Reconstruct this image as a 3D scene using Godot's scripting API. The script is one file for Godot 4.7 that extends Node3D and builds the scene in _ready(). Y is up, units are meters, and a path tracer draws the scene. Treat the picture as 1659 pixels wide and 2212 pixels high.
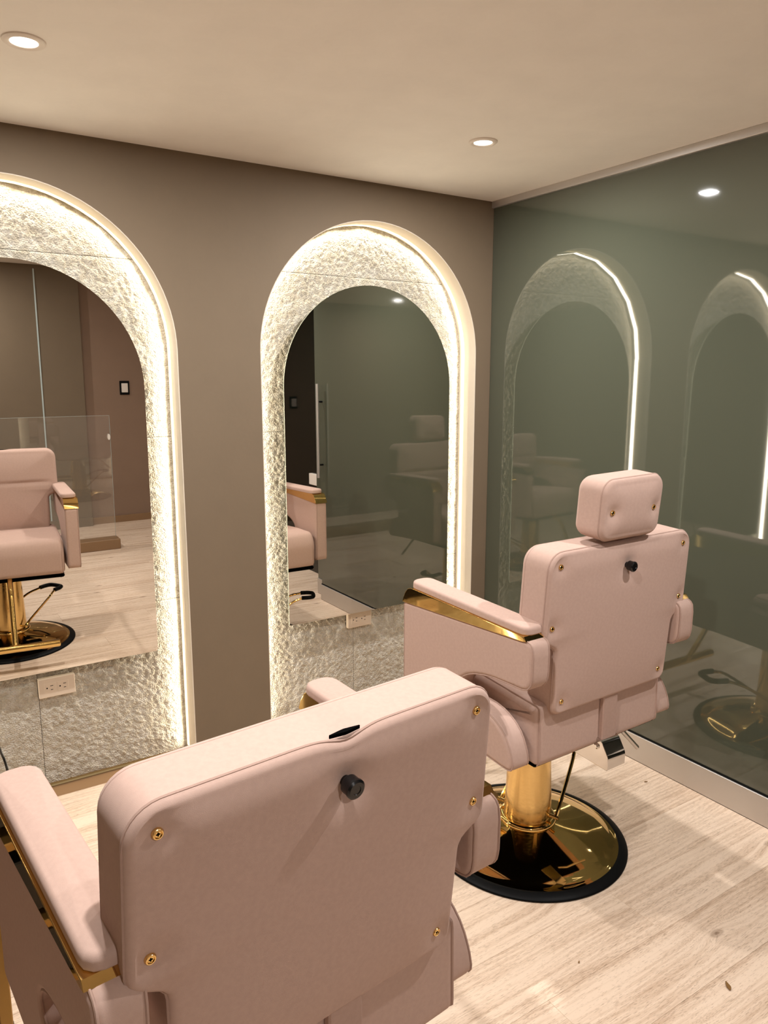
extends Node3D
# Salon corner: two upholstered hydraulic chairs, two lit stone niches with arched mirrors, a lacquered glass wall.
# World: front wall z = 0 (room is z > 0), glass wall x = 0 (room is x < 0), floor y = 0.

const H := 2.263            # ceiling height
const ARCH_R := 0.53
const ARCH_SPRING := 1.588
const NICHES := [-0.617, -1.996]
const STONE_Z := -0.112     # mean plane of the split stone
var taken := {}
var M := {}


# ---------------------------------------------------------------- naming
func numbered(called: String, parent: Node) -> String:
	var key := str(parent.get_instance_id()) + called
	if not taken.has(key):
		taken[key] = 0
		return called
	taken[key] += 1
	return "%s_%03d" % [called, taken[key]]


func part(called: String, mesh: Mesh, material: Material, parent: Node3D) -> MeshInstance3D:
	var o := MeshInstance3D.new()
	o.name = numbered(called, parent)
	o.mesh = mesh
	if material:
		o.material_override = material
	parent.add_child(o, true)
	return o


func tag(o: Node3D, label: String, category: String, group := "") -> Node3D:
	o.set_meta("label", label)
	o.set_meta("category", category)
	if group:
		o.set_meta("group", group)
	return o


func thing(called: String, label: String, category: String, at: Vector3, group := "") -> Node3D:
	var o := Node3D.new()
	o.name = numbered(called, self)
	add_child(o, true)
	o.position = at
	tag(o, label, category, group)
	return o


func struct(called: String, mesh: Mesh, material: Material) -> MeshInstance3D:
	var o := part(called, mesh, material, self)
	o.set_meta("kind", "structure")
	return o


# ---------------------------------------------------------------- triangle soups
func quad(T: PackedVector3Array, a: Vector3, b: Vector3, c: Vector3, d: Vector3) -> void:
	T.append(a); T.append(b); T.append(c)
	T.append(a); T.append(c); T.append(d)


# Turns a soup of consistently wound triangles into a mesh whose faces look outwards, smooth below the crease angle.
func finish(T: PackedVector3Array, crease := 42.0, UV := PackedVector2Array(), onto: ArrayMesh = null) -> ArrayMesh:
	var mid := Vector3.ZERO
	for p in T:
		mid += p
	mid /= maxf(1.0, T.size())
	var vol := 0.0
	for i in range(0, T.size(), 3):
		vol += (T[i] - mid).dot((T[i + 1] - mid).cross(T[i + 2] - mid))
	if vol > 0.0:
		for i in range(0, T.size(), 3):
			var s := T[i + 1]
			T[i + 1] = T[i + 2]
			T[i + 2] = s
			if UV.size():
				var u := UV[i + 1]
				UV[i + 1] = UV[i + 2]
				UV[i + 2] = u
	var faces := {}
	var fn := PackedVector3Array()
	for i in range(0, T.size(), 3):
		var n := (T[i + 2] - T[i]).cross(T[i + 1] - T[i])
		fn.append(n)
		for k in 3:
			var key := Vector3i((T[i + k] * 20000.0).round())
			if not faces.has(key):
				faces[key] = PackedInt32Array()
			faces[key].append(i / 3)
	var N := PackedVector3Array()
	N.resize(T.size())
	var lim := cos(deg_to_rad(crease))
	for i in T.size():
		var own := fn[i / 3].normalized()
		var sum := Vector3.ZERO
		for f in faces[Vector3i((T[i] * 20000.0).round())]:
			var o := fn[f]
			if own.dot(o.normalized()) > lim:
				sum += o
		N[i] = sum.normalized() if sum.length_squared() > 0.0 else own
	var A := []
	A.resize(Mesh.ARRAY_MAX)
	A[Mesh.ARRAY_VERTEX] = T
	A[Mesh.ARRAY_NORMAL] = N
	if UV.size():
		A[Mesh.ARRAY_TEX_UV] = UV
	var m := onto if onto else ArrayMesh.new()
	m.add_surface_from_arrays(Mesh.PRIMITIVE_TRIANGLES, A)
	return m


func moved(T: PackedVector3Array, t: Transform3D) -> PackedVector3Array:
	return t * T


func loft(rings: Array, cap0 := true, cap1 := true) -> PackedVector3Array:
	var T := PackedVector3Array()
	for k in rings.size() - 1:
		var a: PackedVector3Array = rings[k]
		var b: PackedVector3Array = rings[k + 1]
		var n := a.size()
		for i in n:
			var j := (i + 1) % n
			quad(T, a[i], a[j], b[j], b[i])
	for e in 2:
		if not [cap0, cap1][e]:
			continue
		var r: PackedVector3Array = rings[0] if e == 0 else rings[-1]
		var c := Vector3.ZERO
		for p in r:
			c += p
		c /= r.size()
		for i in r.size():
			var j := (i + 1) % r.size()
			if e == 0:
				T.append(c); T.append(r[j]); T.append(r[i])
			else:
				T.append(c); T.append(r[i]); T.append(r[j])
	return T


# Box with chamfered edges.
func box(c: Vector3, s: Vector3, b := 0.002) -> PackedVector3Array:
	var rings := []
	var h := s / 2.0
	for row in [[-h.y, b], [-h.y + b, 0.0], [h.y - b, 0.0], [h.y, b]]:
		var x: float = h.x - row[1]
		var z: float = h.z - row[1]
		var y: float = row[0]
		var k: float = b - row[1] * 0.5
		rings.append(PackedVector3Array([c + Vector3(-x + k, y, -z), c + Vector3(x - k, y, -z), c + Vector3(x, y, -z + k), c + Vector3(x, y, z - k), c + Vector3(x - k, y, z), c + Vector3(-x + k, y, z), c + Vector3(-x, y, z - k), c + Vector3(-x, y, -z + k)]))
	return loft(rings)


func lathe(profile: Array, segs := 48) -> PackedVector3Array:   # profile of Vector2(radius, y)
	var rings := []
	for p in profile:
		var r := PackedVector3Array()
		for i in segs:
			var a := TAU * i / segs
			r.append(Vector3(cos(a) * p.x, p.y, sin(a) * p.x))
		rings.append(r)
	return loft(rings, profile[0].x > 1e-5, profile[-1].x > 1e-5)


func tube(path: PackedVector3Array, r: float, sides := 8, closed := false) -> PackedVector3Array:
	var rings := []
	var n := path.size()
	var up := Vector3.ZERO
	for i in n:
		var a := path[(i - 1 + n) % n] if (closed or i > 0) else path[0]
		var b := path[(i + 1) % n] if (closed or i < n - 1) else path[n - 1]
		var d := (b - a).normalized()
		if up == Vector3.ZERO:
			up = d.cross(Vector3(0.31, 0.9, 0.17)).normalized()
		up = (up - d * up.dot(d)).normalized()
		var w := d.cross(up)
		var ring := PackedVector3Array()
		for k in sides:
			var t := TAU * k / sides
			ring.append(path[i] + (up * cos(t) + w * sin(t)) * r)
		rings.append(ring)
	if closed:
		rings.append(rings[0])
	return loft(rings, not closed, not closed)


func smooth_path(pts: Array, n := 24) -> PackedVector3Array:
	var c := Curve3D.new()
	for i in pts.size():
		var a: Vector3 = pts[maxi(i - 1, 0)]
		var b: Vector3 = pts[mini(i + 1, pts.size() - 1)]
		c.add_point(pts[i], (a - b) / 6.0, (b - a) / 6.0)
	var out := PackedVector3Array()
	for i in n + 1:
		out.append(c.sample_baked(c.get_baked_length() * i / n, true))
	return out


# Polygon of Vector3(x, y, corner radius) -> evenly resampled closed outline.
func rounded(poly: Array, n := 120) -> PackedVector2Array:
	var pts := PackedVector2Array()
	var m := poly.size()
	for i in m:
		var p := Vector2(poly[i].x, poly[i].y)
		var a := Vector2(poly[(i - 1 + m) % m].x, poly[(i - 1 + m) % m].y)
		var b := Vector2(poly[(i + 1) % m].x, poly[(i + 1) % m].y)
		var r: float = poly[i].z
		if r <= 0.0:
			pts.append(p)
			continue
		var da := (a - p).normalized()
		var db := (b - p).normalized()
		var half := acos(clampf(da.dot(db), -1.0, 1.0)) / 2.0
		var reach := minf(r / tan(maxf(half, 0.05)), minf((a - p).length(), (b - p).length()) * 0.49)
		var rr := reach * tan(half)
		var cen := p + (da + db).normalized() * (rr / sin(half))
		var s := p + da * reach - cen
		var e := p + db * reach - cen
		var turn := s.angle_to(e)
		for k in 9:
			pts.append(cen + s.rotated(turn * k / 8.0))
	return resample(pts, n)


func resample(pts: PackedVector2Array, n: int) -> PackedVector2Array:
	var L := PackedFloat32Array([0.0])
	for i in pts.size():
		L.append(L[i] + pts[i].distance_to(pts[(i + 1) % pts.size()]))
	var out := PackedVector2Array()
	var k := 0
	for i in n:
		var d := L[-1] * i / n
		while k < pts.size() - 1 and L[k + 1] <= d:
			k += 1
		var f := (d - L[k]) / maxf(1e-9, L[k + 1] - L[k])
		out.append(pts[k].lerp(pts[(k + 1) % pts.size()], f))
	return out


func offset_by(o: PackedVector2Array, d: float) -> PackedVector2Array:   # + is outwards
	var area := 0.0
	var n := o.size()
	for i in n:
		area += o[i].cross(o[(i + 1) % n])
	var out := PackedVector2Array()
	for i in n:
		var t := (o[(i + 1) % n] - o[(i - 1 + n) % n]).normalized()
		out.append(o[i] + Vector2(t.y, -t.x) * d * signf(area))
	return out


func flat_ring(o: PackedVector2Array, z: float) -> PackedVector3Array:
	var r := PackedVector3Array()
	for p in o:
		r.append(Vector3(p.x, p.y, z))
	return r


# Upholstered slab: star-shaped outline in x, y; z0 to z1; rounded edges; faces pushed out by d0 / d1 (point, t).
func cushion(o: PackedVector2Array, z0: float, z1: float, r0: float, r1: float, d0 = null, d1 = null, steps := 16) -> PackedVector3Array:
	var rings := []
	var c := Vector2.ZERO
	for p in o:
		c += p
	c /= o.size()
	for side in 2:
		var face := []
		var r: float = [r0, r1][side]
		var z: float = [z0, z1][side]
		var out: float = [-1.0, 1.0][side]
		var inner := offset_by(o, -r)
		var push = [d0, d1][side]
		for k in range(1, steps + 1):
			var t := float(k) / steps
			var ring := PackedVector3Array()
			for p in inner:
				var q := c.lerp(p, t)
				ring.append(Vector3(q.x, q.y, z + out * (push.call(q, t) if push != null else 0.0)))
			face.append(ring)
		for k in range(1, 7):
			var th := k / 6.0 * PI / 2.0
			face.append(flat_ring(offset_by(o, -r * (1.0 - sin(th))), z - out * r * (1.0 - cos(th))))
		if side == 1:
			face.reverse()
		rings.append_array(face)
	return loft(rings)


# Extruded outline of any simple shape with rounded edges; caps are flat.
func extrude(o: PackedVector2Array, z0: float, z1: float, r: float) -> PackedVector3Array:
	var rings := []
	for k in 5:
		var th := k / 4.0 * PI / 2.0
		rings.append(flat_ring(offset_by(o, -r * (1.0 - sin(th))), z0 + r * (1.0 - cos(th))))
	for k in 5:
		var th := (4 - k) / 4.0 * PI / 2.0
		rings.append(flat_ring(offset_by(o, -r * (1.0 - sin(th))), z1 - r * (1.0 - cos(th))))
	var T := loft(rings, false, false)
	var cap := offset_by(o, -r)
	var area := 0.0
	for i in cap.size():
		area += cap[i].cross(cap[(i + 1) % cap.size()])
	var tri := Geometry2D.triangulate_polygon(cap)
	for i in range(0, tri.size(), 3):
		var a := cap[tri[i]]
		var b := cap[tri[i + 1]]
		var d := cap[tri[i + 2]]
		if (b - a).cross(d - a) * area < 0.0:
			var s := b
			b = d
			d = s
		T.append(Vector3(a.x, a.y, z1)); T.append(Vector3(b.x, b.y, z1)); T.append(Vector3(d.x, d.y, z1))
		T.append(Vector3(a.x, a.y, z0)); T.append(Vector3(d.x, d.y, z0)); T.append(Vector3(b.x, b.y, z0))
	return T


# Sideways: outlines drawn in (z, y) are extruded along x.
const SIDE := Transform3D(Basis(Vector3(0, 0, 1), Vector3(0, 1, 0), Vector3(1, 0, 0)), Vector3.ZERO)
# Plan: outlines drawn in (x, z) are extruded along y.
const PLAN := Transform3D(Basis(Vector3(1, 0, 0), Vector3(0, 0, 1), Vector3(0, 1, 0)), Vector3.ZERO)


# ---------------------------------------------------------------- materials
func noise_tex(freq: float, octaves: int, seed_: int, normal := false, kind := FastNoiseLite.TYPE_SIMPLEX_SMOOTH, ramp: Gradient = null, size := 512) -> NoiseTexture2D:
	var n := FastNoiseLite.new()
	n.noise_type = kind
	n.frequency = freq
	n.fractal_octaves = octaves
	n.seed = seed_
	var t := NoiseTexture2D.new()
	t.width = size
	t.height = size
	t.seamless = true
	t.noise = n
	t.as_normal_map = normal
	if ramp:
		t.color_ramp = ramp
	return t


func ramp2(a: Color, b: Color) -> Gradient:
	var g := Gradient.new()
	g.set_color(0, a)
	g.set_color(1, b)
	return g


func plain(name_: String, c: Color, rough := 0.6, metal := 0.0) -> StandardMaterial3D:
	var m := StandardMaterial3D.new()
	m.resource_name = name_
	m.albedo_color = c
	m.roughness = rough
	m.metallic = metal
	return m


func paint(name_: String, c: Color, tex: Texture2D, bump: Texture2D) -> StandardMaterial3D:
	var m := plain(name_, c, 0.75)
	m.albedo_texture = tex
	m.uv1_triplanar = true
	m.uv1_world_triplanar = true
	m.uv1_scale = Vector3.ONE * 0.7
	m.heightmap_enabled = true
	m.heightmap_texture = bump
	m.heightmap_scale = 0.02
	return m


func make_materials() -> void:
	var mottle := noise_tex(0.012, 4, 3, false, FastNoiseLite.TYPE_SIMPLEX_SMOOTH, ramp2(Color(0.975, 0.975, 0.975), Color(1, 1, 1)))
	var grit := noise_tex(0.11, 3, 5)
	M.wall = paint("taupe wall paint", Color("73634f"), mottle, grit)
	M.wall_dark = paint("brown wall paint", Color("8a715e"), mottle, grit)
	M.ceiling = paint("ceiling paint", Color("f3eee6"), mottle, grit)
	M.jamb = paint("niche edge paint", Color("d6cab8"), mottle, grit)
	# upholstery
	var weave := noise_tex(0.35, 2, 11)
	var cloth_tone := noise_tex(0.02, 4, 12, false, FastNoiseLite.TYPE_SIMPLEX_SMOOTH, ramp2(Color(0.965, 0.962, 0.96), Color(1, 1, 1)))
	for spec in [["cloth", Color("bda194")], ["cloth_seam", Color("b09487")]]:
		var c := plain("beige velour upholstery", spec[1], 0.92)
		c.metallic_specular = 0.25
		c.albedo_texture = cloth_tone
		c.uv1_triplanar = true
		c.uv1_scale = Vector3.ONE * 8.0
		c.heightmap_enabled = true
		c.heightmap_texture = weave
		c.heightmap_scale = 0.03
		c.rim_enabled = true
		c.rim = 0.35
		c.rim_tint = 0.6
		M[spec[0]] = c
	# metals
	M.gold = plain("polished gold metal", Color("eecb84"), 0.05, 1.0)
	M.brass = plain("smudged gold metal", Color("e8c583"), 0.16, 1.0)
	M.brass.roughness_texture = noise_tex(0.02, 4, 21, false, FastNoiseLite.TYPE_SIMPLEX_SMOOTH, ramp2(Color(0.25, 0.25, 0.25), Color(1, 1, 1)))
	M.brass.roughness = 0.3
	M.brass.uv1_triplanar = true
	M.brass.uv1_scale = Vector3(5, 9, 5)
	M.bronze = plain("dark gold metal", Color("a5834c"), 0.3, 0.85)
	M.chrome = plain("chrome", Color("d4d0cc"), 0.1, 1.0)
	M.steel = plain("brushed aluminium", Color("c9c4bf"), 0.42, 0.75)
	M.rubber = plain("black rubber", Color("0e0e0e"), 0.45)
	M.rubber.metallic_specular = 0.2
	M.black = plain("black plastic", Color("0a0a0b"), 0.25)
	M.dark = plain("dark gap", Color("050505"), 0.9)
	M.dark.metallic_specular = 0.1
	M.mirror = plain("silvered mirror", Color("e2dfd9"), 0.0, 1.0)
	M.mirror_edge = plain("mirror edge", Color("8d9386"), 0.3)
	# lacquered glass
	M.glass_wall = plain("smoked green lacquered glass", Color("4c4f42"), 0.03)
	M.glass_wall.metallic_specular = 0.7
	M.glass_dark = plain("dark glass", Color("0c110c"), 0.04)
	M.pane = plain("clear glass", Color(0.93, 0.97, 0.95, 0.02), 0.0)
	M.pane.transparency = BaseMaterial3D.TRANSPARENCY_ALPHA
	M.pane_edge = plain("glass edge", Color("b9c6c4"), 0.2)
	M.white = plain("white plastic", Color("e6ddd2"), 0.35)
	M.plate = plain("ivory socket plate", Color("cdbba6"), 0.4)
	M.wood = plain("brown wood", Color("8a6b4c"), 0.5)
	M.lamp = plain("lamp lens", Color("fffaf0"), 0.4)
	M.lamp.emission_enabled = true
	M.lamp.emission = Color("fff3e4")
	M.lamp.emission_energy_multiplier = 5.0
	M.led = plain("led tape", Color("fff3d0"), 0.4)
	M.led.emission_enabled = true
	M.led.emission = Color("ffe9bb")
	M.led.emission_energy_multiplier = 1.6
	M.stone = plain("split white stone", Color("c4beb3"), 0.85)
	M.stone.albedo_texture = noise_tex(0.015, 4, 31, false, FastNoiseLite.TYPE_SIMPLEX_SMOOTH, ramp2(Color(0.86, 0.83, 0.77), Color(1, 1, 1)))
	M.stone.uv1_triplanar = true
	M.stone.uv1_world_triplanar = true
	M.stone.uv1_scale = Vector3.ONE * 3.0
	M.stone.heightmap_enabled = true
	M.stone.heightmap_texture = noise_tex(0.09, 4, 33)
	M.stone.heightmap_scale = 0.6
	M.grout = plain("yellowish joint", Color("d8c795"), 0.9)


# Plank texture: light oak with fine grain, cathedral figure and knots.
func oak(seed_: int) -> ImageTexture:
	var w := 1024
	var h := 176
	var warp := FastNoiseLite.new()
	warp.seed = seed_
	warp.frequency = 0.9
	warp.fractal_octaves = 3
	var fine := FastNoiseLite.new()
	fine.seed = seed_ + 1
	fine.frequency = 1.0
	fine.fractal_octaves = 3
	var rng := RandomNumberGenerator.new()
	rng.seed = seed_ * 77
	var knots := []
	for k in seed_ % 2:
		knots.append(Vector2(rng.randf_range(0.15, 1.05), rng.randf_range(0.04, 0.14)))
	var im := Image.create(w, h, false, Image.FORMAT_RGB8)
	var light := Color("efdcc8")
	var mid := Color("cbb199")
	var deep := Color("8d7663")
	for j in h:
		for i in w:
			var x := 1.22 * i / w
			var y := 0.18 * j / h
			var kd := 9.0
			var kk := Vector2.ZERO
			for k in knots:
				var e := Vector2((x - k.x) * 0.45, y - k.y).length()
				if e < kd:
					kd = e
					kk = k
			var pull := exp(-kd * kd / 0.0012)
			var wy := y + 0.018 * warp.get_noise_2d(x * 0.8, y * 9.0) + pull * 0.02
			var band := warp.get_noise_2d(x * 0.9 + 40.0, wy * 26.0)
			var ring := sin(wy * 420.0 + 6.0 * warp.get_noise_2d(x * 1.1 + 9.0, wy * 6.0))
			var g := fine.get_noise_2d(x * 9.0, wy * 330.0)
			var g2 := fine.get_noise_2d(x * 26.0 + 50.0, wy * 620.0)
			var v := 0.22 + 0.60 * band + 0.16 * ring + 0.34 * g
			v += 0.30 * warp.get_noise_2d(x * 2.2 + 90.0, y * 7.0)
			var c := light.lerp(mid, clampf(v, 0.0, 1.0))
			c = c.lerp(deep, clampf((g2 + 0.35 * band - 0.20) * 1.1, 0.0, 0.5))
			if kd < 0.03:
				var kr := sin(kd * 900.0 + 3.0 * g) * 0.5 + 0.5
				c = c.lerp(deep, clampf((1.0 - kd / 0.014) * (0.55 + 0.45 * kr), 0.0, 0.85))
			im.set_pixel(i, j, c)
	return ImageTexture.create_from_image(im)


# ---------------------------------------------------------------- the two chairs
func screw_mesh() -> ArrayMesh:
	var turn := Transform3D(Basis(Vector3.RIGHT, PI / 2), Vector3.ZERO)   # lathe axis to +z
	var cup := moved(lathe([Vector2(0.0, 0.0012), Vector2(0.0034, 0.0016), Vector2(0.0044, 0.0012), Vector2(0.0049, 0.0026), Vector2(0.0062, 0.0024), Vector2(0.0074, 0.0004), Vector2(0.0074, -0.002)], 20), turn)
	var m := finish(cup)
	m.surface_set_material(0, M.brass)
	var cross := box(Vector3(0, 0, 0.0014), Vector3(0.0052, 0.0015, 0.0012), 0.0002)
	cross.append_array(box(Vector3(0, 0, 0.0014), Vector3(0.0015, 0.0052, 0.0012), 0.0002))
	m = finish(cross, 42.0, PackedVector2Array(), m)
	m.surface_set_material(1, M.dark)
	return m


func loop3(o: PackedVector2Array, z: float) -> PackedVector3Array:
	return flat_ring(o, z)


func make_chair(label: String, at: Vector3, yaw: float, dy: float, back_shift: Vector2, lean: float, pedal: Vector2, pedal_y: float, arm_turn: Vector2, arm_z: float, headrest: bool) -> Node3D:
	var t := thing("salon_chair", label, "salon chair", at)
	t.rotation.y = yaw
	var ax := Vector3(-0.010, 0, -0.055)     # axis of the hydraulic column
	# --- base
	var base := part("base_plate", finish(lathe([Vector2(0.05, 0.09), Vector2(0.078, 0.088), Vector2(0.086, 0.078), Vector2(0.13, 0.068), Vector2(0.19, 0.053), Vector2(0.24, 0.038), Vector2(0.266, 0.0255), Vector2(0.275, 0.0205), Vector2(0.282, 0.0195), Vector2(0.2915, 0.0165), Vector2(0.2915, 0.010)], 96), 30), M.gold, t)
	base.position = ax
	part("rubber_rim", finish(lathe([Vector2(0.292, 0.0), Vector2(0.315, 0.0), Vector2(0.319, 0.003), Vector2(0.319, 0.005), Vector2(0.3165, 0.0056), Vector2(0.319, 0.0066), Vector2(0.3175, 0.009), Vector2(0.310, 0.0135), Vector2(0.299, 0.0175), Vector2(0.292, 0.0185), Vector2(0.289, 0.0165), Vector2(0.289, 0.012), Vector2(0.292, 0.0)], 96)), M.rubber, base)
	part("collar", finish(lathe([Vector2(0.092, 0.074), Vector2(0.093, 0.082), Vector2(0.089, 0.088), Vector2(0.082, 0.091), Vector2(0.075, 0.089)], 64)), M.gold, base)
	var col := part("column", finish(lathe([Vector2(0.0765, 0.088), Vector2(0.077, 0.096), Vector2(0.0755, 0.12), Vector2(0.070, 0.26), Vector2(0.065, 0.412 + dy), Vector2(0.0635, 0.415 + dy), Vector2(0.062, 0.412 + dy), Vector2(0.062, 0.33)], 64), 35), M.brass, t)
	col.position = ax
	part("piston", finish(lathe([Vector2(0.035, 0.30), Vector2(0.035, 0.452 + dy)], 32)), M.rubber, col)
	part("mounting_plate", finish(box(Vector3(0, 0.452 + dy, 0.05), Vector3(0.19, 0.016, 0.26), 0.003)), M.rubber, col)
	# --- pump pedal: U of rod with a rubber grip
	var d := Vector3(pedal.x, 0, pedal.y).normalized()
	var w := Vector3(-d.z, 0, d.x)
	var rise := Vector3(0, 0.105, 0)
	var p0 := ax + rise
	for s in [-1.0, 1.0]:
		var pin := part("pivot_pin", finish(tube(PackedVector3Array([p0 + w * 0.070 * s, p0 + w * 0.106 * s]), 0.0065, 10)), M.brass, col)
		pin.position = -ax
	var gy := Vector3(0, pedal_y - 0.105, 0)
	var half := [Vector3(0.097, 0, 0), Vector3(0.094, 0.026, 0.04), Vector3(0.080, gy.y * 0.80, 0.19), Vector3(0.055, gy.y * 0.975, 0.265), Vector3(0.050, gy.y, 0.315), Vector3(0.036, gy.y, 0.338), Vector3(0.0, gy.y, 0.342)]
	var run := []
	for q in half:
		run.append(p0 + w * q.x + Vector3(0, q.y, 0) + d * q.z)
	for k in range(half.size() - 2, -1, -1):
		run.append(p0 - w * half[k].x + Vector3(0, half[k].y, 0) + d * half[k].z)
	var ped := part("pump_pedal", finish(tube(smooth_path(run, 70), 0.0062, 8)), M.gold, t)
	var grip := smooth_path([p0 + w * 0.053 + d * 0.272 + gy, p0 + w * 0.050 + d * 0.315 + gy, p0 + w * 0.036 + d * 0.338 + gy, p0 + d * 0.342 + gy, p0 - w * 0.036 + d * 0.338 + gy, p0 - w * 0.050 + d * 0.315 + gy, p0 - w * 0.053 + d * 0.272 + gy], 30)
	part("pedal_grip", finish(tube(grip, 0.0115, 10)), M.rubber, ped)
	# --- seat
	var up := Vector3(0, dy, 0)
	var so := rounded([Vector3(-0.305, 0.462, 0.02), Vector3(-0.312, 0.585, 0.10), Vector3(-0.285, 0.648, 0.055), Vector3(-0.1, 0.645, 0.2), Vector3(0.213, 0.622, 0.012), Vector3(0.217, 0.447, 0.014)], 110)
	var ST := moved(cushion(so, -0.266, 0.266, 0.026, 0.026), SIDE)
	for i in ST.size():
		var v := ST[i]
		if v.y > 0.52:
			var k := clampf((v.y - 0.52) / 0.1, 0.0, 1.0)
			v.y += 0.020 * k * (1.0 - pow(absf(v.x) / 0.266, 2.4)) * (1.0 if v.z < 0.1 else 0.6)
		if v.z < -0.2:
			v.z -= 0.012 * (1.0 - pow(absf(v.x) / 0.266, 2.0))
		ST[i] = v
	var seat := part("seat", finish(ST, 60), M.cloth, t)
	seat.position = up
	for s in [-1.0, 1.0]:
		part("piping", finish(moved(tube(loop3(offset_by(so, -0.002), 0.2645 * s - 0.012 * s), 0.0028, 6, true), SIDE)), M.cloth_seam, seat)
	var board := part("underside_board", finish(box(Vector3(0, 0.4515, -0.045), Vector3(0.522, 0.018, 0.505), 0.006)), M.dark, t)
	board.position = up
	var strap := part("hinge_strap", finish(box(Vector3(0.017, 0.545, 0.222), Vector3(0.062, 0.175, 0.016), 0.003)), M.cloth_seam, t)
	strap.position = up
	# --- recline mechanism
	var bo := rounded([Vector3(0.085, 0.395, 0.0), Vector3(0.10, 0.452, 0.004), Vector3(0.205, 0.458, 0.004), Vector3(0.216, 0.472, 0.004), Vector3(0.236, 0.464, 0.006), Vector3(0.261, 0.424, 0.004), Vector3(0.261, 0.384, 0.003)], 70)
	var rb := part("recline_box", finish(moved(extrude(bo, -0.021, 0.055, 0.0015), SIDE), 25), M.chrome, t)
	rb.position = up
	part("bolt", finish(moved(lathe([Vector2(0.0, 0.007), Vector2(0.005, 0.007), Vector2(0.006, 0.003), Vector2(0.009, 0.002), Vector2(0.009, -0.002)], 16), Transform3D(Basis(Vector3.BACK, PI / 2), Vector3(-0.021, 0.446, 0.219)))), M.chrome, rb)
	var lev := part("recline_lever", finish(tube(PackedVector3Array([Vector3(0.10, 0.455, 0.11), Vector3(0.165, 0.428, 0.14), Vector3(0.272, 0.322, 0.142)]), 0.0075, 12)), M.chrome, t)
	lev.position = up
	# --- armrests
	var C := PackedVector2Array()
	for p in [[-0.29, 0.50], [-0.283, 0.487], [-0.268, 0.484], [-0.1, 0.474], [0.06, 0.464], [0.165, 0.456], [0.19, 0.455], [0.204, 0.461], [0.209, 0.474], [0.202, 0.503], [0.19, 0.529], [0.176, 0.549], [0.157, 0.566], [0.135, 0.579], [0.11, 0.589], [0.08, 0.595], [0.04, 0.597], [0.006, 0.600], [-0.014, 0.607], [-0.023, 0.622], [-0.02, 0.637], [-0.007, 0.654], [0.016, 0.669], [0.045, 0.681], [0.085, 0.691], [0.125, 0.697], [0.19, 0.700], [0.232, 0.701], [0.250, 0.706], [0.262, 0.719], [0.267, 0.74], [0.268, 0.80], [0.265, 0.822], [0.256, 0.834], [0.24, 0.838], [0.0, 0.826], [-0.27, 0.813], [-0.283, 0.811], [-0.29, 0.803]]:
		C.append(Vector2(p[0], p[1]))
	C = resample(C, 190)
	var go := rounded([Vector3(-0.292, 0.808, 0.0), Vector3(0.245, 0.834, 0.0), Vector3(0.246, 0.847, 0.002), Vector3(-0.258, 0.861, 0.014), Vector3(-0.280, 0.838, 0.012)], 60)
	var po := rounded([Vector3(0.268, -0.262, 0.03), Vector3(0.345, -0.262, 0.03), Vector3(0.345, 0.241, 0.026), Vector3(0.272, 0.241, 0.022)], 80)
	for s in [-1.0, 1.0]:
		var flip := Transform3D(Basis.from_scale(Vector3(s, 1, 1)), Vector3.ZERO)
		var arm := part("armrest", finish(moved(extrude(C, 0.281, 0.347, 0.012), flip * SIDE), 50), M.cloth, t)
		arm.position = up
		var turn := arm_turn.x if s < 0.0 else arm_turn.y   # the arms do not stand quite square to the seat
		var pivot := Vector3(0.315 * s, 0, -0.29)
		arm.rotation.y = turn
		arm.position += pivot - pivot.rotated(Vector3.UP, turn) + Vector3(0, 0, arm_z)
		for e in [0.2855, 0.3425]:
			part("piping", finish(moved(tube(loop3(offset_by(C, -0.0012), e), 0.0022, 6, true), flip * SIDE)), M.cloth_seam, arm)
		part("arm_trim", finish(moved(extrude(go, 0.2785, 0.350, 0.0012), flip * SIDE), 25), M.gold, arm)
		var pt := moved(cushion(po, 0.0, 0.023, 0.004, 0.010, null, func(q, u): return 0.004 * (1.0 - u * u), 8), PLAN)
		for i in pt.size():
			if s > 0.0 and pt[i].z > 0.0:
				pt[i].z *= 0.94
		for i in pt.size():   # the pad lies on the trim, falling slightly towards the back
			pt[i].y += 0.8605 - (pt[i].z + 0.262) * 0.0275
		part("arm_pad", finish(moved(pt, flip), 60), M.cloth, arm)
	# --- backrest, hinged at seat level; own axes: x across, y up from the arm level, z through
	var back := Node3D.new()
	var bo2 := rounded([Vector3(-0.294, 0.216, 0.048), Vector3(0.294, 0.216, 0.048), Vector3(0.297, -0.026, 0.03), Vector3(0.246, -0.052, 0.022), Vector3(0.240, -0.246, 0.03), Vector3(-0.240, -0.246, 0.03), Vector3(-0.246, -0.052, 0.022), Vector3(-0.297, -0.026, 0.03)], 190)
	var spots := [Vector2(-0.256, 0.178), Vector2(0.256, 0.178), Vector2(-0.268, 0.012), Vector2(0.268, 0.012), Vector2(-0.208, -0.208), Vector2(0.208, -0.208)]
	var knob_at := Vector2(0.008, 0.147)
	var rear := func(q: Vector2, u: float) -> float:
		var z := 0.007 * (1.0 - pow(u, 4.0))
		for s in spots:
			z -= 0.0065 * exp(-q.distance_squared_to(s) / 0.0005)
		z -= 0.010 * exp(-q.distance_squared_to(knob_at) / 0.0012)
		z += 0.004 * exp(-pow(q.y - 0.185, 2.0) / 0.0012) * (1.0 - pow(u, 6.0))
		return z
	var front := func(q: Vector2, u: float) -> float:
		return 0.022 * (1.0 - pow(u, 3.0)) - 0.012 * exp(-pow(q.y - 0.03, 2.0) / 0.00012) * (1.0 - pow(u, 8.0))
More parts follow.
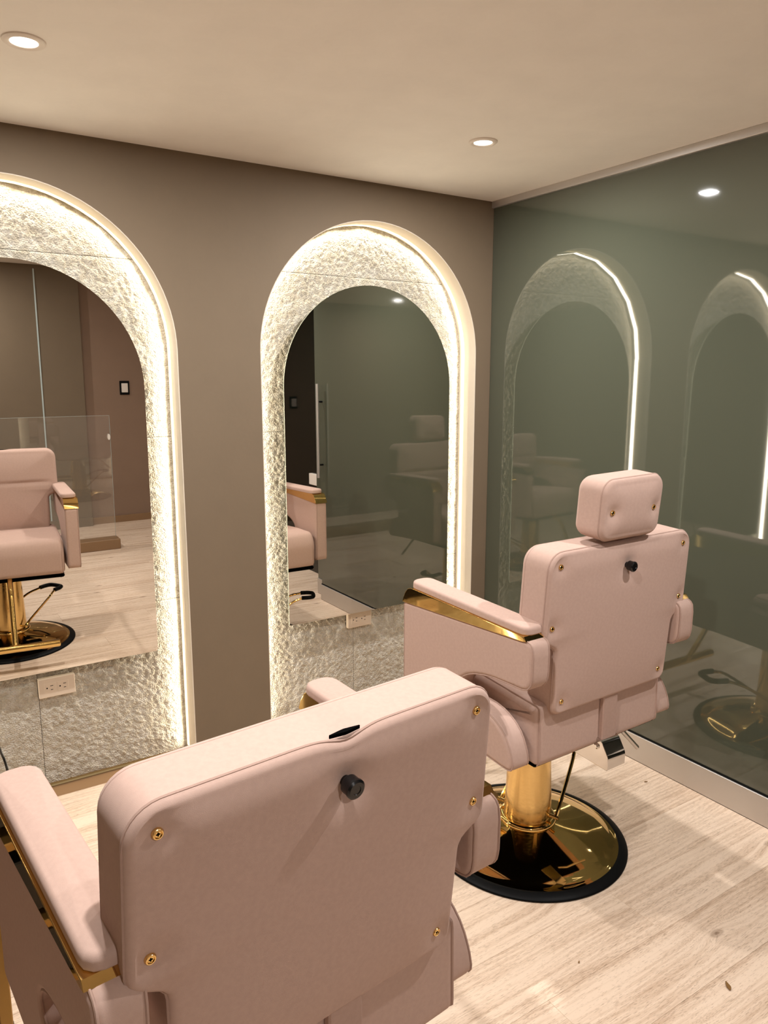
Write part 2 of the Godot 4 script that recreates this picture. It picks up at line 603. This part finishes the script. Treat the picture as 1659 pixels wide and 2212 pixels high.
	var BT := cushion(bo2, 0.140, 0.25, 0.022, 0.013, front, rear, 26)
	if not headrest:
		for i in BT.size():   # the rear panel sags at the empty headrest slot
			var v := BT[i]
			if v.z > 0.225 and v.y > 0.15:
				var k := exp(-pow((v.x - 0.012) / 0.034, 2.0)) * clampf((v.y - 0.15) / 0.055, 0.0, 1.0)
				v.y -= 0.011 * k
				v.z -= 0.004 * k
				BT[i] = v
	var bk := part("backrest", finish(BT, 50), M.cloth, t)
	bk.position = Vector3(back_shift.x, 0.855 + back_shift.y, 0) + up
	bk.rotation.x = lean
	bk.position.z = 0.25 - 0.25 * cos(lean)
	back.free()
	var pipe := loop3(offset_by(bo2, -0.0008), 0.2385)
	if not headrest:
		for i in pipe.size():
			if pipe[i].y > 0.15:
				pipe[i].y -= 0.011 * exp(-pow((pipe[i].x - 0.012) / 0.034, 2.0))
	part("piping", finish(tube(pipe, 0.0026, 6, true)), M.cloth_seam, bk)
	part("piping", finish(tube(loop3(offset_by(bo2, -0.002), 0.160), 0.0024, 6, true)), M.cloth_seam, bk)
	var sm := screw_mesh()
	for s in spots:
		var sc := part("screw", sm, null, bk)
		sc.position = Vector3(s.x, s.y, 0.25 + rear.call(s, 0.9) + 0.001)
	var kz := Transform3D(Basis(Vector3.RIGHT, PI / 2), Vector3(knob_at.x, knob_at.y, 0.243))
	part("tension_knob", finish(moved(lathe([Vector2(0.0, 0.031), Vector2(0.006, 0.031), Vector2(0.0065, 0.032), Vector2(0.0115, 0.032), Vector2(0.0145, 0.0295), Vector2(0.0148, 0.026), Vector2(0.0138, 0.025), Vector2(0.0138, 0.013), Vector2(0.012, 0.011), Vector2(0.008, 0.010), Vector2(0.008, 0.0)], 32), kz), 25), M.black, bk)
	if not headrest:
		var slot := rounded([Vector3(-0.032, 0.0, 0.001), Vector3(0.0, 0.0045, 0.03), Vector3(0.032, 0.0, 0.001), Vector3(0.0, -0.0045, 0.03)], 40)
		var sl := part("headrest_slot", finish(moved(extrude(slot, -0.004, 0.0012, 0.0005), Transform3D(Basis(Vector3.RIGHT, -PI / 2), Vector3(0.012, 0.2155, 0.236)))), M.dark, bk)
		sl.set_meta("label", "dark open slot where a headrest would plug in")
	# --- headrest
	if headrest:
		var ho := rounded([Vector3(-0.123, 0.083, 0.04), Vector3(0.123, 0.088, 0.04), Vector3(0.119, -0.083, 0.036), Vector3(-0.123, -0.083, 0.036)], 100)
		var hs := [Vector2(-0.086, -0.004), Vector2(0.084, -0.004)]
		var hr := func(q: Vector2, u: float) -> float:
			var z := 0.009 * (1.0 - pow(u, 3.0))
			for s in hs:
				z -= 0.008 * exp(-q.distance_squared_to(s) / 0.0004)
			return z
		var hf := func(_q: Vector2, u: float) -> float: return 0.014 * (1.0 - u * u)
		var hd := part("headrest", finish(cushion(ho, -0.055, 0.05, 0.03, 0.016, hf, hr, 18), 50), M.cloth, t)
		hd.position = Vector3(-0.002, 1.1545, 0.235) + up
		hd.rotation.x = 0.07
		part("piping", finish(tube(loop3(offset_by(ho, -0.001), 0.036), 0.0026, 6, true)), M.cloth_seam, hd)
		for s in hs:
			var sc := part("screw", sm, null, hd)
			sc.position = Vector3(s.x, s.y, 0.05 + hr.call(s, 0.7) + 0.001)
		part("headrest_post", finish(box(Vector3(0, -0.10, 0.0), Vector3(0.034, 0.07, 0.008), 0.001)), M.chrome, hd)
	# --- footrest: a post falling forward to a round bar
	var fr := part("footrest", finish(tube(smooth_path([Vector3(0, 0.465, -0.16), Vector3(0, 0.452, -0.30), Vector3(0, 0.40, -0.375), Vector3(0, 0.27, -0.44), Vector3(0, 0.18, -0.485), Vector3(0, 0.165, -0.50)], 30), 0.0135, 14)), M.gold, t)
	fr.position = up
	part("foot_bar", finish(moved(lathe([Vector2(0.0, -0.205), Vector2(0.014, -0.205), Vector2(0.0185, -0.2), Vector2(0.0185, 0.2), Vector2(0.014, 0.205), Vector2(0.0, 0.205)], 20), Transform3D(Basis(Vector3.BACK, PI / 2), Vector3(0, 0.16, -0.505)))), M.gold, fr)
	return t


# ---------------------------------------------------------------- stone niches
func stone_meshes(w: float, h: float, count: int, seed_: int) -> Array:
	var out := []
	for v in range(seed_, seed_ + count):
		var big := FastNoiseLite.new()
		big.noise_type = FastNoiseLite.TYPE_SIMPLEX_SMOOTH
		big.fractal_type = FastNoiseLite.FRACTAL_RIDGED
		big.seed = 100 + v
		big.frequency = 3.2
		big.fractal_octaves = 3
		var chip := FastNoiseLite.new()
		chip.seed = 200 + v
		chip.frequency = 40.0
		chip.fractal_octaves = 4
		chip.fractal_gain = 0.6
		var cell := FastNoiseLite.new()
		cell.noise_type = FastNoiseLite.TYPE_CELLULAR
		cell.cellular_return_type = FastNoiseLite.RETURN_DISTANCE
		cell.seed = 300 + v
		cell.frequency = 95.0
		var nx := roundi(w / 0.0051)
		var ny := 158
		var V := PackedVector3Array()
		for j in ny + 1:
			for i in nx + 1:
				var x := (float(i) / nx - 0.5) * w
				var y := (float(j) / ny - 0.5) * h
				var calm := clampf(0.5 + 1.4 * big.get_noise_2d(x * 0.6 + 30.0, y * 0.6), 0.0, 1.0)
				var z := 0.0035 * big.get_noise_2d(x, y) + (0.0026 + 0.0028 * calm) * chip.get_noise_2d(x, y * 0.8) + 0.0050 * (0.35 + calm) * cell.get_noise_2d(x + 0.008 * chip.get_noise_2d(y, x), y * 0.85)
				var e := minf(minf(i, nx - i), minf(j, ny - j))
				z = lerpf(z, 0.0, exp(-e / 2.5)) - 0.0025 * exp(-e / 1.2)
				V.append(Vector3(x, y, clampf(z, -0.014, 0.013)))
		var N := PackedVector3Array()
		var I := PackedInt32Array()
		var row := nx + 1
		for j in ny + 1:
			for i in nx + 1:
				var dx := V[j * row + mini(i + 1, nx)] - V[j * row + maxi(i - 1, 0)]
				var dyv := V[mini(j + 1, ny) * row + i] - V[maxi(j - 1, 0) * row + i]
				N.append(dx.cross(dyv).normalized())
		for j in ny:
			for i in nx:
				var a := j * row + i
				I.append_array(PackedInt32Array([a, a + row, a + 1, a + 1, a + row, a + row + 1]))
		# rim going back into the joint
		var k0 := V.size()
		var rim := []
		for i in nx:
			rim.append(i)
		for j in ny:
			rim.append(j * row + nx)
		for i in nx:
			rim.append(ny * row + nx - i)
		for j in ny:
			rim.append((ny - j) * row)
		for a in rim:
			V.append(V[a])
			V.append(Vector3(V[a].x, V[a].y, -0.022))
			var n2 := Vector3(V[a].x / w, V[a].y / h, 0)
			n2 = Vector3(signf(n2.x), 0, 0) if absf(n2.x) > absf(n2.y) else Vector3(0, signf(n2.y), 0)
			N.append(n2)
			N.append(n2)
		for k in rim.size():
			var a := k0 + k * 2
			var b := k0 + ((k + 1) % rim.size()) * 2
			I.append_array(PackedInt32Array([a, b, a + 1, b, b + 1, a + 1]))
		var A := []
		A.resize(Mesh.ARRAY_MAX)
		A[Mesh.ARRAY_VERTEX] = V
		A[Mesh.ARRAY_NORMAL] = N
		A[Mesh.ARRAY_INDEX] = I
		var m := ArrayMesh.new()
		m.add_surface_from_arrays(Mesh.PRIMITIVE_TRIANGLES, A)
		out.append(m)
	return out


func arch_outline(cx: float, r: float, spring: float, bottom: float, n := 40) -> PackedVector2Array:
	var o := PackedVector2Array([Vector2(cx - r, bottom), Vector2(cx + r, bottom)])
	for i in n + 1:
		var a := PI * i / n
		o.append(Vector2(cx + cos(a) * r, spring + sin(a) * r))
	return o


func area_light(parent: Node3D, at: Vector3, facing: Vector3, along: Vector3, size: Vector2, energy: float, color: Color) -> void:
	var l := AreaLight3D.new()
	l.name = numbered("strip_light", parent)
	l.area_size = size
	l.light_energy = energy
	l.light_color = color
	l.shadow_enabled = true
	l.area_range = 12.0
	parent.add_child(l, true)
	var z := -facing.normalized()
	var x := along.normalized()
	l.transform = Transform3D(Basis(x, z.cross(x), z), at)


func _ready() -> void:
	# ---------------- camera, sky, exposure
	var cam := Camera3D.new()
	cam.name = "camera"
	add_child(cam)
	cam.position = Vector3(-2.3405, 1.5, 2.7135)
	cam.rotation = Vector3(-0.1793, -0.5741, 0.0)
	cam.fov = 2.0 * rad_to_deg(atan(1106.0 / 1624.15))
	cam.near = 0.02
	cam.current = true
	var we := WorldEnvironment.new()
	we.name = "surroundings"
	var env := Environment.new()
	env.background_mode = Environment.BG_COLOR
	env.background_color = Color(0.01, 0.012, 0.015)
	env.tonemap_mode = Environment.TONE_MAPPER_LINEAR
	env.tonemap_exposure = EXPOSURE
	env.sdfgi_enabled = true
	env.ssao_enabled = true
	env.ssil_enabled = true
	we.environment = env
	add_child(we)
	make_materials()
	downlights()
	shell()
	niches()
	behind()
	floor_planks()
	# ---------------- the chairs
	make_chair("beige salon chair without headrest in the foreground, its wide back towards the camera", Vector3(-1.897, 0, 1.636), 0.099, -0.034, Vector2(-0.010, 0.010), 0.08, Vector2(0.74, 0.68), 0.228, Vector2(0.0, -0.035), -0.019, false)
	make_chair("beige salon chair with a headrest beside the green glass wall", Vector3(-0.71, 0, 1.132), 0.023, 0.0, Vector2(0.010, 0.0), 0.055, Vector2(0.93, -0.37), 0.257, Vector2(0.0, -0.03), 0.0, true)
	small_things()


const EXPOSURE := 1.12
const DOWN_ENERGY := 1.85
const LED_ENERGY := 0.18
const WARM := Color("fffdfc")
const LED_COLOR := Color("fff5e0")


func downlights() -> void:
	var ring := finish(lathe([Vector2(0.030, 0.0), Vector2(0.031, -0.004), Vector2(0.036, -0.0065), Vector2(0.043, -0.006), Vector2(0.0475, -0.003), Vector2(0.048, 0.0)], 48))
	var lens := finish(lathe([Vector2(0.0, -0.0035), Vector2(0.029, -0.0035), Vector2(0.0305, -0.001), Vector2(0.0305, 0.0)], 40))
	var where := {
		0: "recessed ceiling downlight above the left arched niche", 1: "recessed ceiling downlight in front of the right arched niche",
		2: "recessed ceiling downlight over the back of the foreground chair", 3: "recessed ceiling downlight beside the glass wall behind the headrest chair",
		4: "recessed ceiling downlight over the glass partition at the back of the room"}
	var spots := [Vector2(-2.005, 0.66), Vector2(-0.615, 0.65), Vector2(-2.0, 1.97), Vector2(-0.50, 2.15), Vector2(-2.0, 3.65)]
	for i in spots.size():
		var t := thing("downlight", where[i], "downlight", Vector3(spots[i].x, H, spots[i].y), "recessed ceiling downlights")
		part("trim_ring", ring, M.white, t)
		part("lens", lens, M.lamp, t)
		var l := AreaLight3D.new()
		l.name = "beam"
		l.area_size = Vector2(0.052, 0.052)
		l.light_color = WARM
		l.light_energy = DOWN_ENERGY
		l.area_range = 12.0
		l.area_attenuation = 2.0
		l.shadow_enabled = true
		t.add_child(l)
		l.position = Vector3(0, -0.008, 0)
		l.rotation.x = -PI / 2


func shell() -> void:
	# front wall: a panel 5 cm thick with two arched openings down to the floor, and the wall behind
	var o := PackedVector2Array([Vector2(-4.25, 0.0)])
	for k in [1, 0]:
		var c: float = NICHES[k]
		o.append(Vector2(c - ARCH_R, 0.0))
		for i in 49:
			var a := PI - PI * i / 48
			o.append(Vector2(c + cos(a) * ARCH_R, ARCH_SPRING + sin(a) * ARCH_R))
		o.append(Vector2(c + ARCH_R, 0.0))
	o.append_array(PackedVector2Array([Vector2(0.0, 0.0), Vector2(0.0, H), Vector2(-4.25, H)]))
	var T := PackedVector3Array()
	var tri := Geometry2D.triangulate_polygon(o)
	for i in range(0, tri.size(), 3):
		var a := o[tri[i]]
		var b := o[tri[i + 1]]
		var c := o[tri[i + 2]]
		if (b - a).cross(c - a) < 0.0:
			var s := b
			b = c
			c = s
		T.append(Vector3(a.x, a.y, 0)); T.append(Vector3(b.x, b.y, 0)); T.append(Vector3(c.x, c.y, 0))
		T.append(Vector3(a.x, a.y, -0.05)); T.append(Vector3(c.x, c.y, -0.05)); T.append(Vector3(b.x, b.y, -0.05))
	var ar := 0.0
	for i in o.size():
		ar += o[i].cross(o[(i + 1) % o.size()])
	for i in o.size():
		var a := o[i]
		var b := o[(i + 1) % o.size()]
		if ar > 0.0:
			quad(T, Vector3(a.x, a.y, -0.05), Vector3(b.x, b.y, -0.05), Vector3(b.x, b.y, 0), Vector3(a.x, a.y, 0))
		else:
			quad(T, Vector3(b.x, b.y, -0.05), Vector3(a.x, a.y, -0.05), Vector3(a.x, a.y, 0), Vector3(b.x, b.y, 0))
	var front := struct("wall_front", finish(T, 30), M.wall)
	part("rear_wall", finish(box(Vector3(-2.1, H / 2, -0.189), Vector3(4.4, H + 0.1, 0.12), 0.001)), M.grout, front)
	# painted edge of each opening: a thin pale liner
	for c in NICHES:
		var L := PackedVector3Array()
		var out_path := PackedVector2Array([Vector2(c + ARCH_R, 0.001)])
		for i in 49:
			var a := PI * i / 48
			out_path.append(Vector2(c + cos(a) * ARCH_R, ARCH_SPRING + sin(a) * ARCH_R))
		out_path.append(Vector2(c - ARCH_R, 0.001))
		var rings := []
		for i in out_path.size():
			var a := out_path[maxi(i - 1, 0)]
			var b := out_path[mini(i + 1, out_path.size() - 1)]
			var n := Vector2(-(b - a).y, (b - a).x).normalized()
			var p := out_path[i]
			var q := p + n * 0.003
			rings.append(PackedVector3Array([Vector3(p.x, p.y, 0.0008), Vector3(q.x, q.y, 0.0004), Vector3(q.x, q.y, -0.118), Vector3(p.x, p.y, -0.118)]))
		L = loft(rings)
		part("opening_edge", finish(L, 30), M.jamb, front)
	# glass wall
	var right := struct("wall_right", finish(box(Vector3(0.075, H / 2, 0.78), Vector3(0.10, H, 1.64), 0.001)), M.wall_dark)
	part("glass_panel", finish(box(Vector3(0.010, 1.172, 0.80), Vector3(0.020, 2.128, 1.60), 0.001)), M.glass_wall, right)
	part("bottom_channel", finish(box(Vector3(0.006, 0.0535, 0.8), Vector3(0.030, 0.105, 1.60), 0.0015)), M.steel, right)
	part("seal_strip", finish(box(Vector3(0.004, 0.1085, 0.8), Vector3(0.016, 0.006, 1.60), 0.0008)), M.rubber, right)
	part("top_channel", finish(box(Vector3(0.004, 2.249, 0.8), Vector3(0.036, 0.028, 1.60), 0.0015)), M.steel, right)
	part("end_panel", finish(box(Vector3(0.06, 1.18, 1.68), Vector3(0.016, 2.14, 0.14), 0.001)), M.glass_wall, right)
	var bar := part("pull_handle", finish(tube(PackedVector3Array([Vector3(-0.035, 0.845, 1.555), Vector3(-0.035, 1.455, 1.555)]), 0.010, 14)), M.steel, right)
	for y in [0.93, 1.34]:
		part("standoff", finish(tube(PackedVector3Array([Vector3(-0.034, y, 1.555), Vector3(0.001, y, 1.555)]), 0.006, 10)), M.rubber, bar)
	part("end_channel", finish(box(Vector3(0.06, 0.056, 1.675), Vector3(0.03, 0.108, 0.15), 0.0015)), M.steel, right)
	# ceiling, other walls
	struct("ceiling", finish(box(Vector3(-1.9, H + 0.06, 2.1), Vector3(5.2, 0.12, 5.0), 0.001)), M.ceiling)
	struct("wall_left", finish(box(Vector3(-4.31, H / 2, 2.1), Vector3(0.12, H, 5.0), 0.001)), M.wall)
	struct("wall_back", finish(box(Vector3(-1.9, H / 2, 4.39), Vector3(5.0, H, 0.12), 0.001)), M.wall_dark)
	struct("trim_1", finish(box(Vector3(-2.4, H / 2, 4.305), Vector3(2.98, H, 0.05), 0.002)), M.wall)
	struct("wall_side", finish(box(Vector3(0.20, H / 2, 3.9), Vector3(0.4, H, 0.9), 0.001)), M.wall_dark)
	struct("baseboard_back", finish(box(Vector3(-0.55, 0.032, 4.323), Vector3(0.74, 0.064, 0.014), 0.002)), M.wood)
	struct("baseboard_left", finish(box(Vector3(-2.41, 0.04, 4.273), Vector3(3.0, 0.08, 0.016), 0.002)), M.wall)


func niches() -> void:
	var front: Node3D = get_node("wall_front")
	var sw := 0.69
	var sh := 0.632
	var low := stone_meshes(sw - 0.0016, sh - 0.0016, 3, 0)
	var wide := stone_meshes(sw * 2.0 - 0.0016, sh - 0.0016, 3, 20)
	for n in 2:
		var c: float = NICHES[n]
		for row in 4:
			var y := 1.275 + (row - 1.5) * sh
			if row > 0:
				var s := part("stone_panel", wide[(row + n) % 3], M.stone, front)
				s.position = Vector3(c - 0.01, y, STONE_Z)
				s.rotation.z = PI * ((row + n) % 2)
				continue
			for colm in 2:
				var s := part("stone_panel", low[(colm + 2 * n) % 3], M.stone, front)
				s.position = Vector3(c + (colm - 0.5) * sw - (0.062 if n == 0 else 0.004), y, STONE_Z)
				s.rotation.z = PI * (n % 2)
	# mirrors, led tapes, sockets
	var names := ["arched mirror in the right niche reflecting the green glass wall", "arched mirror in the left niche reflecting the foreground chair"]
	var tilt := [-0.002, 0.017]
	for n in 2:
		var c: float = NICHES[n]
		var mo := arch_outline(0.0, 0.415, 1.455 - 1.17, 0.464 - 1.17)
		var mr := thing("arched_mirror", names[n], "mirror", Vector3(c + 0.002, 1.17, -0.045), "arched mirrors in the niches")
		mr.rotation.x = tilt[n]
		part("backing", finish(extrude(resample(mo, 220), -0.0062, -0.0012, 0.0005), 25), M.mirror_edge, mr)
		part("silvered_pane", finish(extrude(resample(offset_by(mo, -0.0002), 220), -0.0012, 0.0, 0.0002), 25), M.mirror, mr)
		# led tape along the opening, just behind the painted edge
		var lab: String = ["warm led tape lining the edge of the right arched niche", "warm led tape lining the edge of the left arched niche"][n]
		var led := thing("led_strip", lab, "led strip", Vector3(c, 0, 0), "led tapes round the niches")
		var R := ARCH_R - 0.0035
		var path := PackedVector3Array([Vector3(R, 0.03, -0.088)])
		for i in 33:
			var a := PI * i / 32
			path.append(Vector3(cos(a) * R, ARCH_SPRING + sin(a) * R, -0.088))
		path.append(Vector3(-R, 0.03, -0.088))
		var rings := []
		for i in path.size():
			var a := path[maxi(i - 1, 0)]
			var b := path[mini(i + 1, path.size() - 1)]
			var inw := Vector3(-(b - a).y, (b - a).x, 0).normalized()
			rings.append(PackedVector3Array([path[i] + Vector3(0, 0, 0.0105), path[i] + inw * 0.002 + Vector3(0, 0, 0.0105), path[i] + inw * 0.002 - Vector3(0, 0, 0.0105), path[i] - Vector3(0, 0, 0.0105)]))
		part("led_tape", finish(loft(rings), 30), M.led, led)
		var Ri := R - 0.010
		for s in [-1.0, 1.0]:
			for q in 2:
				var y := 0.03 + (ARCH_SPRING - 0.03) * (q + 0.5) / 2.0
				area_light(led, Vector3(s * Ri, y, -0.088), Vector3(-s, 0, 0), Vector3(0, 1, 0), Vector2(0.778, 0.02), LED_ENERGY * 0.778, LED_COLOR)
		for i in 10:
			var a := PI * (i + 0.5) / 10.0
			var dir := Vector3(cos(a), sin(a), 0)
			area_light(led, Vector3(0, ARCH_SPRING, -0.088) + dir * (Ri - 0.003), -dir, Vector3(-sin(a), cos(a), 0), Vector2(0.162, 0.02), LED_ENERGY * 0.164, LED_COLOR)
		# socket under the mirror
		var sx: float = [-0.655, -1.939][n]
		var sy: float = [0.414, 0.389][n]
		var sl: String = ["ivory double power socket under the right arched mirror", "ivory double power socket under the left arched mirror"][n]
		var so := thing("wall_socket", sl, "power socket", Vector3(sx, sy, -0.100), "power sockets under the mirrors")
		part("plate", finish(box(Vector3(0, 0, -0.006), Vector3(0.124, 0.073, 0.022), 0.002)), M.plate, so)
		part("box_rim", finish(box(Vector3(0, -0.0015, -0.02), Vector3(0.127, 0.073, 0.016), 0.002)), M.dark, so)
		for q in 2:
			var face := part("socket_face", finish(box(Vector3(-0.024 + q * 0.044, 0, 0.0052), Vector3(0.038, 0.036, 0.0014), 0.0005)), M.plate, so)
			var holes := box(Vector3(-0.024 + q * 0.044 + 0.006, 0.0075, 0.0057), Vector3(0.010, 0.0022, 0.001), 0.0002)
			holes.append_array(box(Vector3(-0.024 + q * 0.044 + 0.006, -0.0075, 0.0057), Vector3(0.008, 0.0022, 0.001), 0.0002))
			holes.append_array(moved(lathe([Vector2(0.0, 0.0005), Vector2(0.0026, 0.0005), Vector2(0.0026, -0.0005)], 14), Transform3D(Basis(Vector3.RIGHT, PI / 2), Vector3(-0.024 + q * 0.044 - 0.010, 0, 0.0057))))
			part("slots", finish(holes), M.dark, face)


func behind() -> void:
	# dark glass door past the end of the glass wall
	var door := part("door_1", finish(box(Vector3(0.31, H / 2, 2.6), Vector3(0.02, H, 1.75), 0.001)), M.glass_dark, self)
	door.set_meta("kind", "structure")
	part("door_lock", finish(box(Vector3(0.29, 0.735, 2.24), Vector3(0.03, 0.085, 0.12), 0.003)), M.white, door)
	# low glass balustrade on a wooden curb, seen in the left mirror
	var gp := thing("glass_partition", "low clear glass partition on a wooden curb, seen in the left mirror", "glass partition", Vector3(-1.75, 0, 3.40))
	part("curb", finish(box(Vector3(0, 0.042, 0), Vector3(1.71, 0.083, 0.13), 0.004)), M.wood, gp)
	part("pane", finish(box(Vector3(-0.007, 0.577, 0.02), Vector3(1.69, 0.99, 0.010), 0.0005)), M.pane, gp)
	part("pane_edge", finish(box(Vector3(0.8385, 0.577, 0.02), Vector3(0.001, 0.99, 0.0102), 0.0002)), M.pane_edge, gp)
	part("top_edge", finish(box(Vector3(-0.007, 1.0725, 0.02), Vector3(1.69, 0.001, 0.0102), 0.0002)), M.pane_edge, gp)
	part("glass_clip", finish(moved(lathe([Vector2(0.0, 0.008), Vector2(0.011, 0.007), Vector2(0.0125, 0.003), Vector2(0.0125, -0.018)], 20), Transform3D(Basis(Vector3.RIGHT, PI / 2) * Basis.from_scale(Vector3(0.8, 1, 1.9)), Vector3(0.823, 0.905, 0.012)))), M.white, gp)
	struct("trim_2", finish(box(Vector3(-1.257, 1.13, 4.276), Vector3(0.012, 2.2, 0.010), 0.002)), M.pane_edge)
	var sw := thing("light_switch", "light switch with a dark frame on the brown back wall, seen in the left mirror", "light switch", Vector3(-0.553, 1.243, 4.325))
	part("frame", finish(box(Vector3.ZERO, Vector3(0.086, 0.124, 0.010), 0.002)), M.rubber, sw)
	part("rocker", finish(box(Vector3(0, 0, -0.006), Vector3(0.056, 0.082, 0.008), 0.002)), M.white, sw)


func floor_planks() -> void:
	var base := struct("floor", finish(box(Vector3(-1.9, -0.07, 2.1), Vector3(5.2, 0.12, 5.0), 0.001)), M.wood)
	var mats := []
	for k in 4:
		var m := plain("pale oak plank", Color(0.97, 0.95, 0.93), 0.42)
		m.albedo_texture = oak(k + 5)
		m.metallic_specular = 0.4
		mats.append(m)
	# plank meshes: bevelled, four ways of laying the grain
	var L := 1.2192
	var W := 0.1792
	var kinds := {}
	var rng := RandomNumberGenerator.new()
	rng.seed = 4
	var z := 1.594 - 9 * 0.18
	var row := 0
	while z < 4.33:
		var x0 := -4.3 - rng.randf() * 1.22
		if absf(z - 1.414) < 0.01:
			x0 = -0.705 - 1.22 * 3
		elif absf(z - 1.594) < 0.01:
			x0 = -1.139 - 1.22 * 3
		elif absf(z - 1.774) < 0.01:
			x0 = -0.40 - 1.22 * 4
		var right := 0.30 if z > 1.58 else -0.008
		var zz0 := maxf(z, -0.11)
		var zz1 := minf(z + 0.18, 4.33)
		while x0 < right:
			var a := maxf(x0, -4.25)
			var b := minf(x0 + 1.22, right)
			if b - a > 0.02 and zz1 - zz0 > 0.01:
				var flip := rng.randi() % 4
				var key := [snappedf(a - x0, 0.001), snappedf(b - x0, 0.001), snappedf(zz0 - z, 0.001), snappedf(zz1 - z, 0.001), flip]
				if not kinds.has(key):
					kinds[key] = plank_mesh(a - x0 + 0.0002, b - x0 - 0.0002, zz0 - z + 0.0002, zz1 - z - 0.0002, flip)
				var p := part("plank", kinds[key], mats[rng.randi() % 4], base)
				p.position = Vector3(x0, 0, z)
			x0 += 1.22
		z += 0.18
		row += 1


func plank_mesh(a: float, b: float, c: float, d: float, flip: int) -> ArrayMesh:
	var bv := 0.0005
	var rings := [
		PackedVector3Array([Vector3(a, -0.01, c), Vector3(b, -0.01, c), Vector3(b, -0.01, d), Vector3(a, -0.01, d)]),
		PackedVector3Array([Vector3(a, -bv, c), Vector3(b, -bv, c), Vector3(b, -bv, d), Vector3(a, -bv, d)]),
		PackedVector3Array([Vector3(a + bv, 0, c + bv), Vector3(b - bv, 0, c + bv), Vector3(b - bv, 0, d - bv), Vector3(a + bv, 0, d - bv)])]
	var T := PackedVector3Array()
	for k in 2:
		for i in 4:
			var j := (i + 1) % 4
			quad(T, rings[k][i], rings[k][j], rings[k + 1][j], rings[k + 1][i])
	quad(T, rings[2][0], rings[2][1], rings[2][2], rings[2][3])
	var UV := PackedVector2Array()
	for p in T:
		var u := p.x / 1.22
		var v := p.z / 0.18
		UV.append(Vector2(u if flip % 2 == 0 else 1.0 - u, v if flip < 2 else 1.0 - v))
	return finish(T, 20, UV)


func small_things() -> void:
	# trolley left of the foreground chair
	var t := thing("trolley", "gold metal trolley with black casters at the left edge, beside the foreground chair's arm", "trolley", Vector3(-2.468, 0, 0.90))
	for sx in [-1.0, 1.0]:
		for sz in [-1.0, 1.0]:
			part("post", finish(box(Vector3(0.205 * sx, 0.42, 0.165 * sz), Vector3(0.026, 0.66, 0.026), 0.002)), M.bronze, t)
			var fork := part("caster", finish(box(Vector3(0.205 * sx, 0.075, 0.165 * sz), Vector3(0.03, 0.035, 0.03), 0.004)), M.black, t)
			part("wheel", finish(moved(lathe([Vector2(0.0, 0.012), Vector2(0.024, 0.012), Vector2(0.032, 0.008), Vector2(0.032, -0.008), Vector2(0.024, -0.012), Vector2(0.0, -0.012)], 24), Transform3D(Basis(Vector3.BACK, PI / 2), Vector3(0.205 * sx, 0.032, 0.165 * sz + 0.006)))), M.rubber, fork)
	for y in [0.11, 0.28, 0.50, 0.74]:
		part("shelf", finish(box(Vector3(0, y, 0), Vector3(0.40, 0.022, 0.33), 0.003)), M.bronze, t)
	for y in [0.19, 0.38, 0.61]:
		part("drawer", finish(box(Vector3(0.0, y, -0.0), Vector3(0.372, 0.135, 0.30), 0.004)), M.black, t)
	# cable hanging in front of the left niche
	tag(part("cable", finish(tube(smooth_path([Vector3(-2.255, 0.62, 0.40), Vector3(-2.225, 0.56, 0.34), Vector3(-2.195, 0.47, 0.27), Vector3(-2.162, 0.334, 0.2), Vector3(-2.15, 0.283, 0.2), Vector3(-2.138, 0.20, 0.21), Vector3(-2.10, 0.06, 0.27), Vector3(-2.06, 0.006, 0.36), Vector3(-2.0, 0.005, 0.5)], 60), 0.0042, 8)), M.black, self), "thin black cable curving down in front of the left niche's stone", "cable")
	# bits on the floor
	var leaf := rounded([Vector3(-0.013, 0.0, 0.002), Vector3(-0.004, 0.0045, 0.01), Vector3(0.013, 0.0, 0.001), Vector3(-0.003, -0.004, 0.01)], 28)
	var brown := plain("dry leaf", Color("7d5a2c"), 0.7)
	var spec := [
		[Vector3(-0.733, 0.0012, 1.807), 0.95, 1.4, "small dry brown leaf lying at the right end of the bare floor"],
		[Vector3(-0.107, 0.0012, 1.069), -0.3, 0.75, "tiny brown leaf fragment on the floor near the metal base of the glass wall"],
		[Vector3(-0.985, 0.0012, 1.55), 0.6, 0.5, "tiny brown fleck on the floor planks in front of the round gold base"]]
	for s in spec:
		var T := moved(extrude(leaf, 0.0, 0.0016, 0.0004), PLAN)
		for i in T.size():
			T[i].y += absf(T[i].z) * 0.5 + T[i].x * T[i].x * 9.0
		var o := part("leaf", finish(T), brown, self)
		tag(o, s[3], "leaf")
		o.position = s[0]
		o.rotation.y = s[1]
		o.scale = Vector3.ONE * s[2]
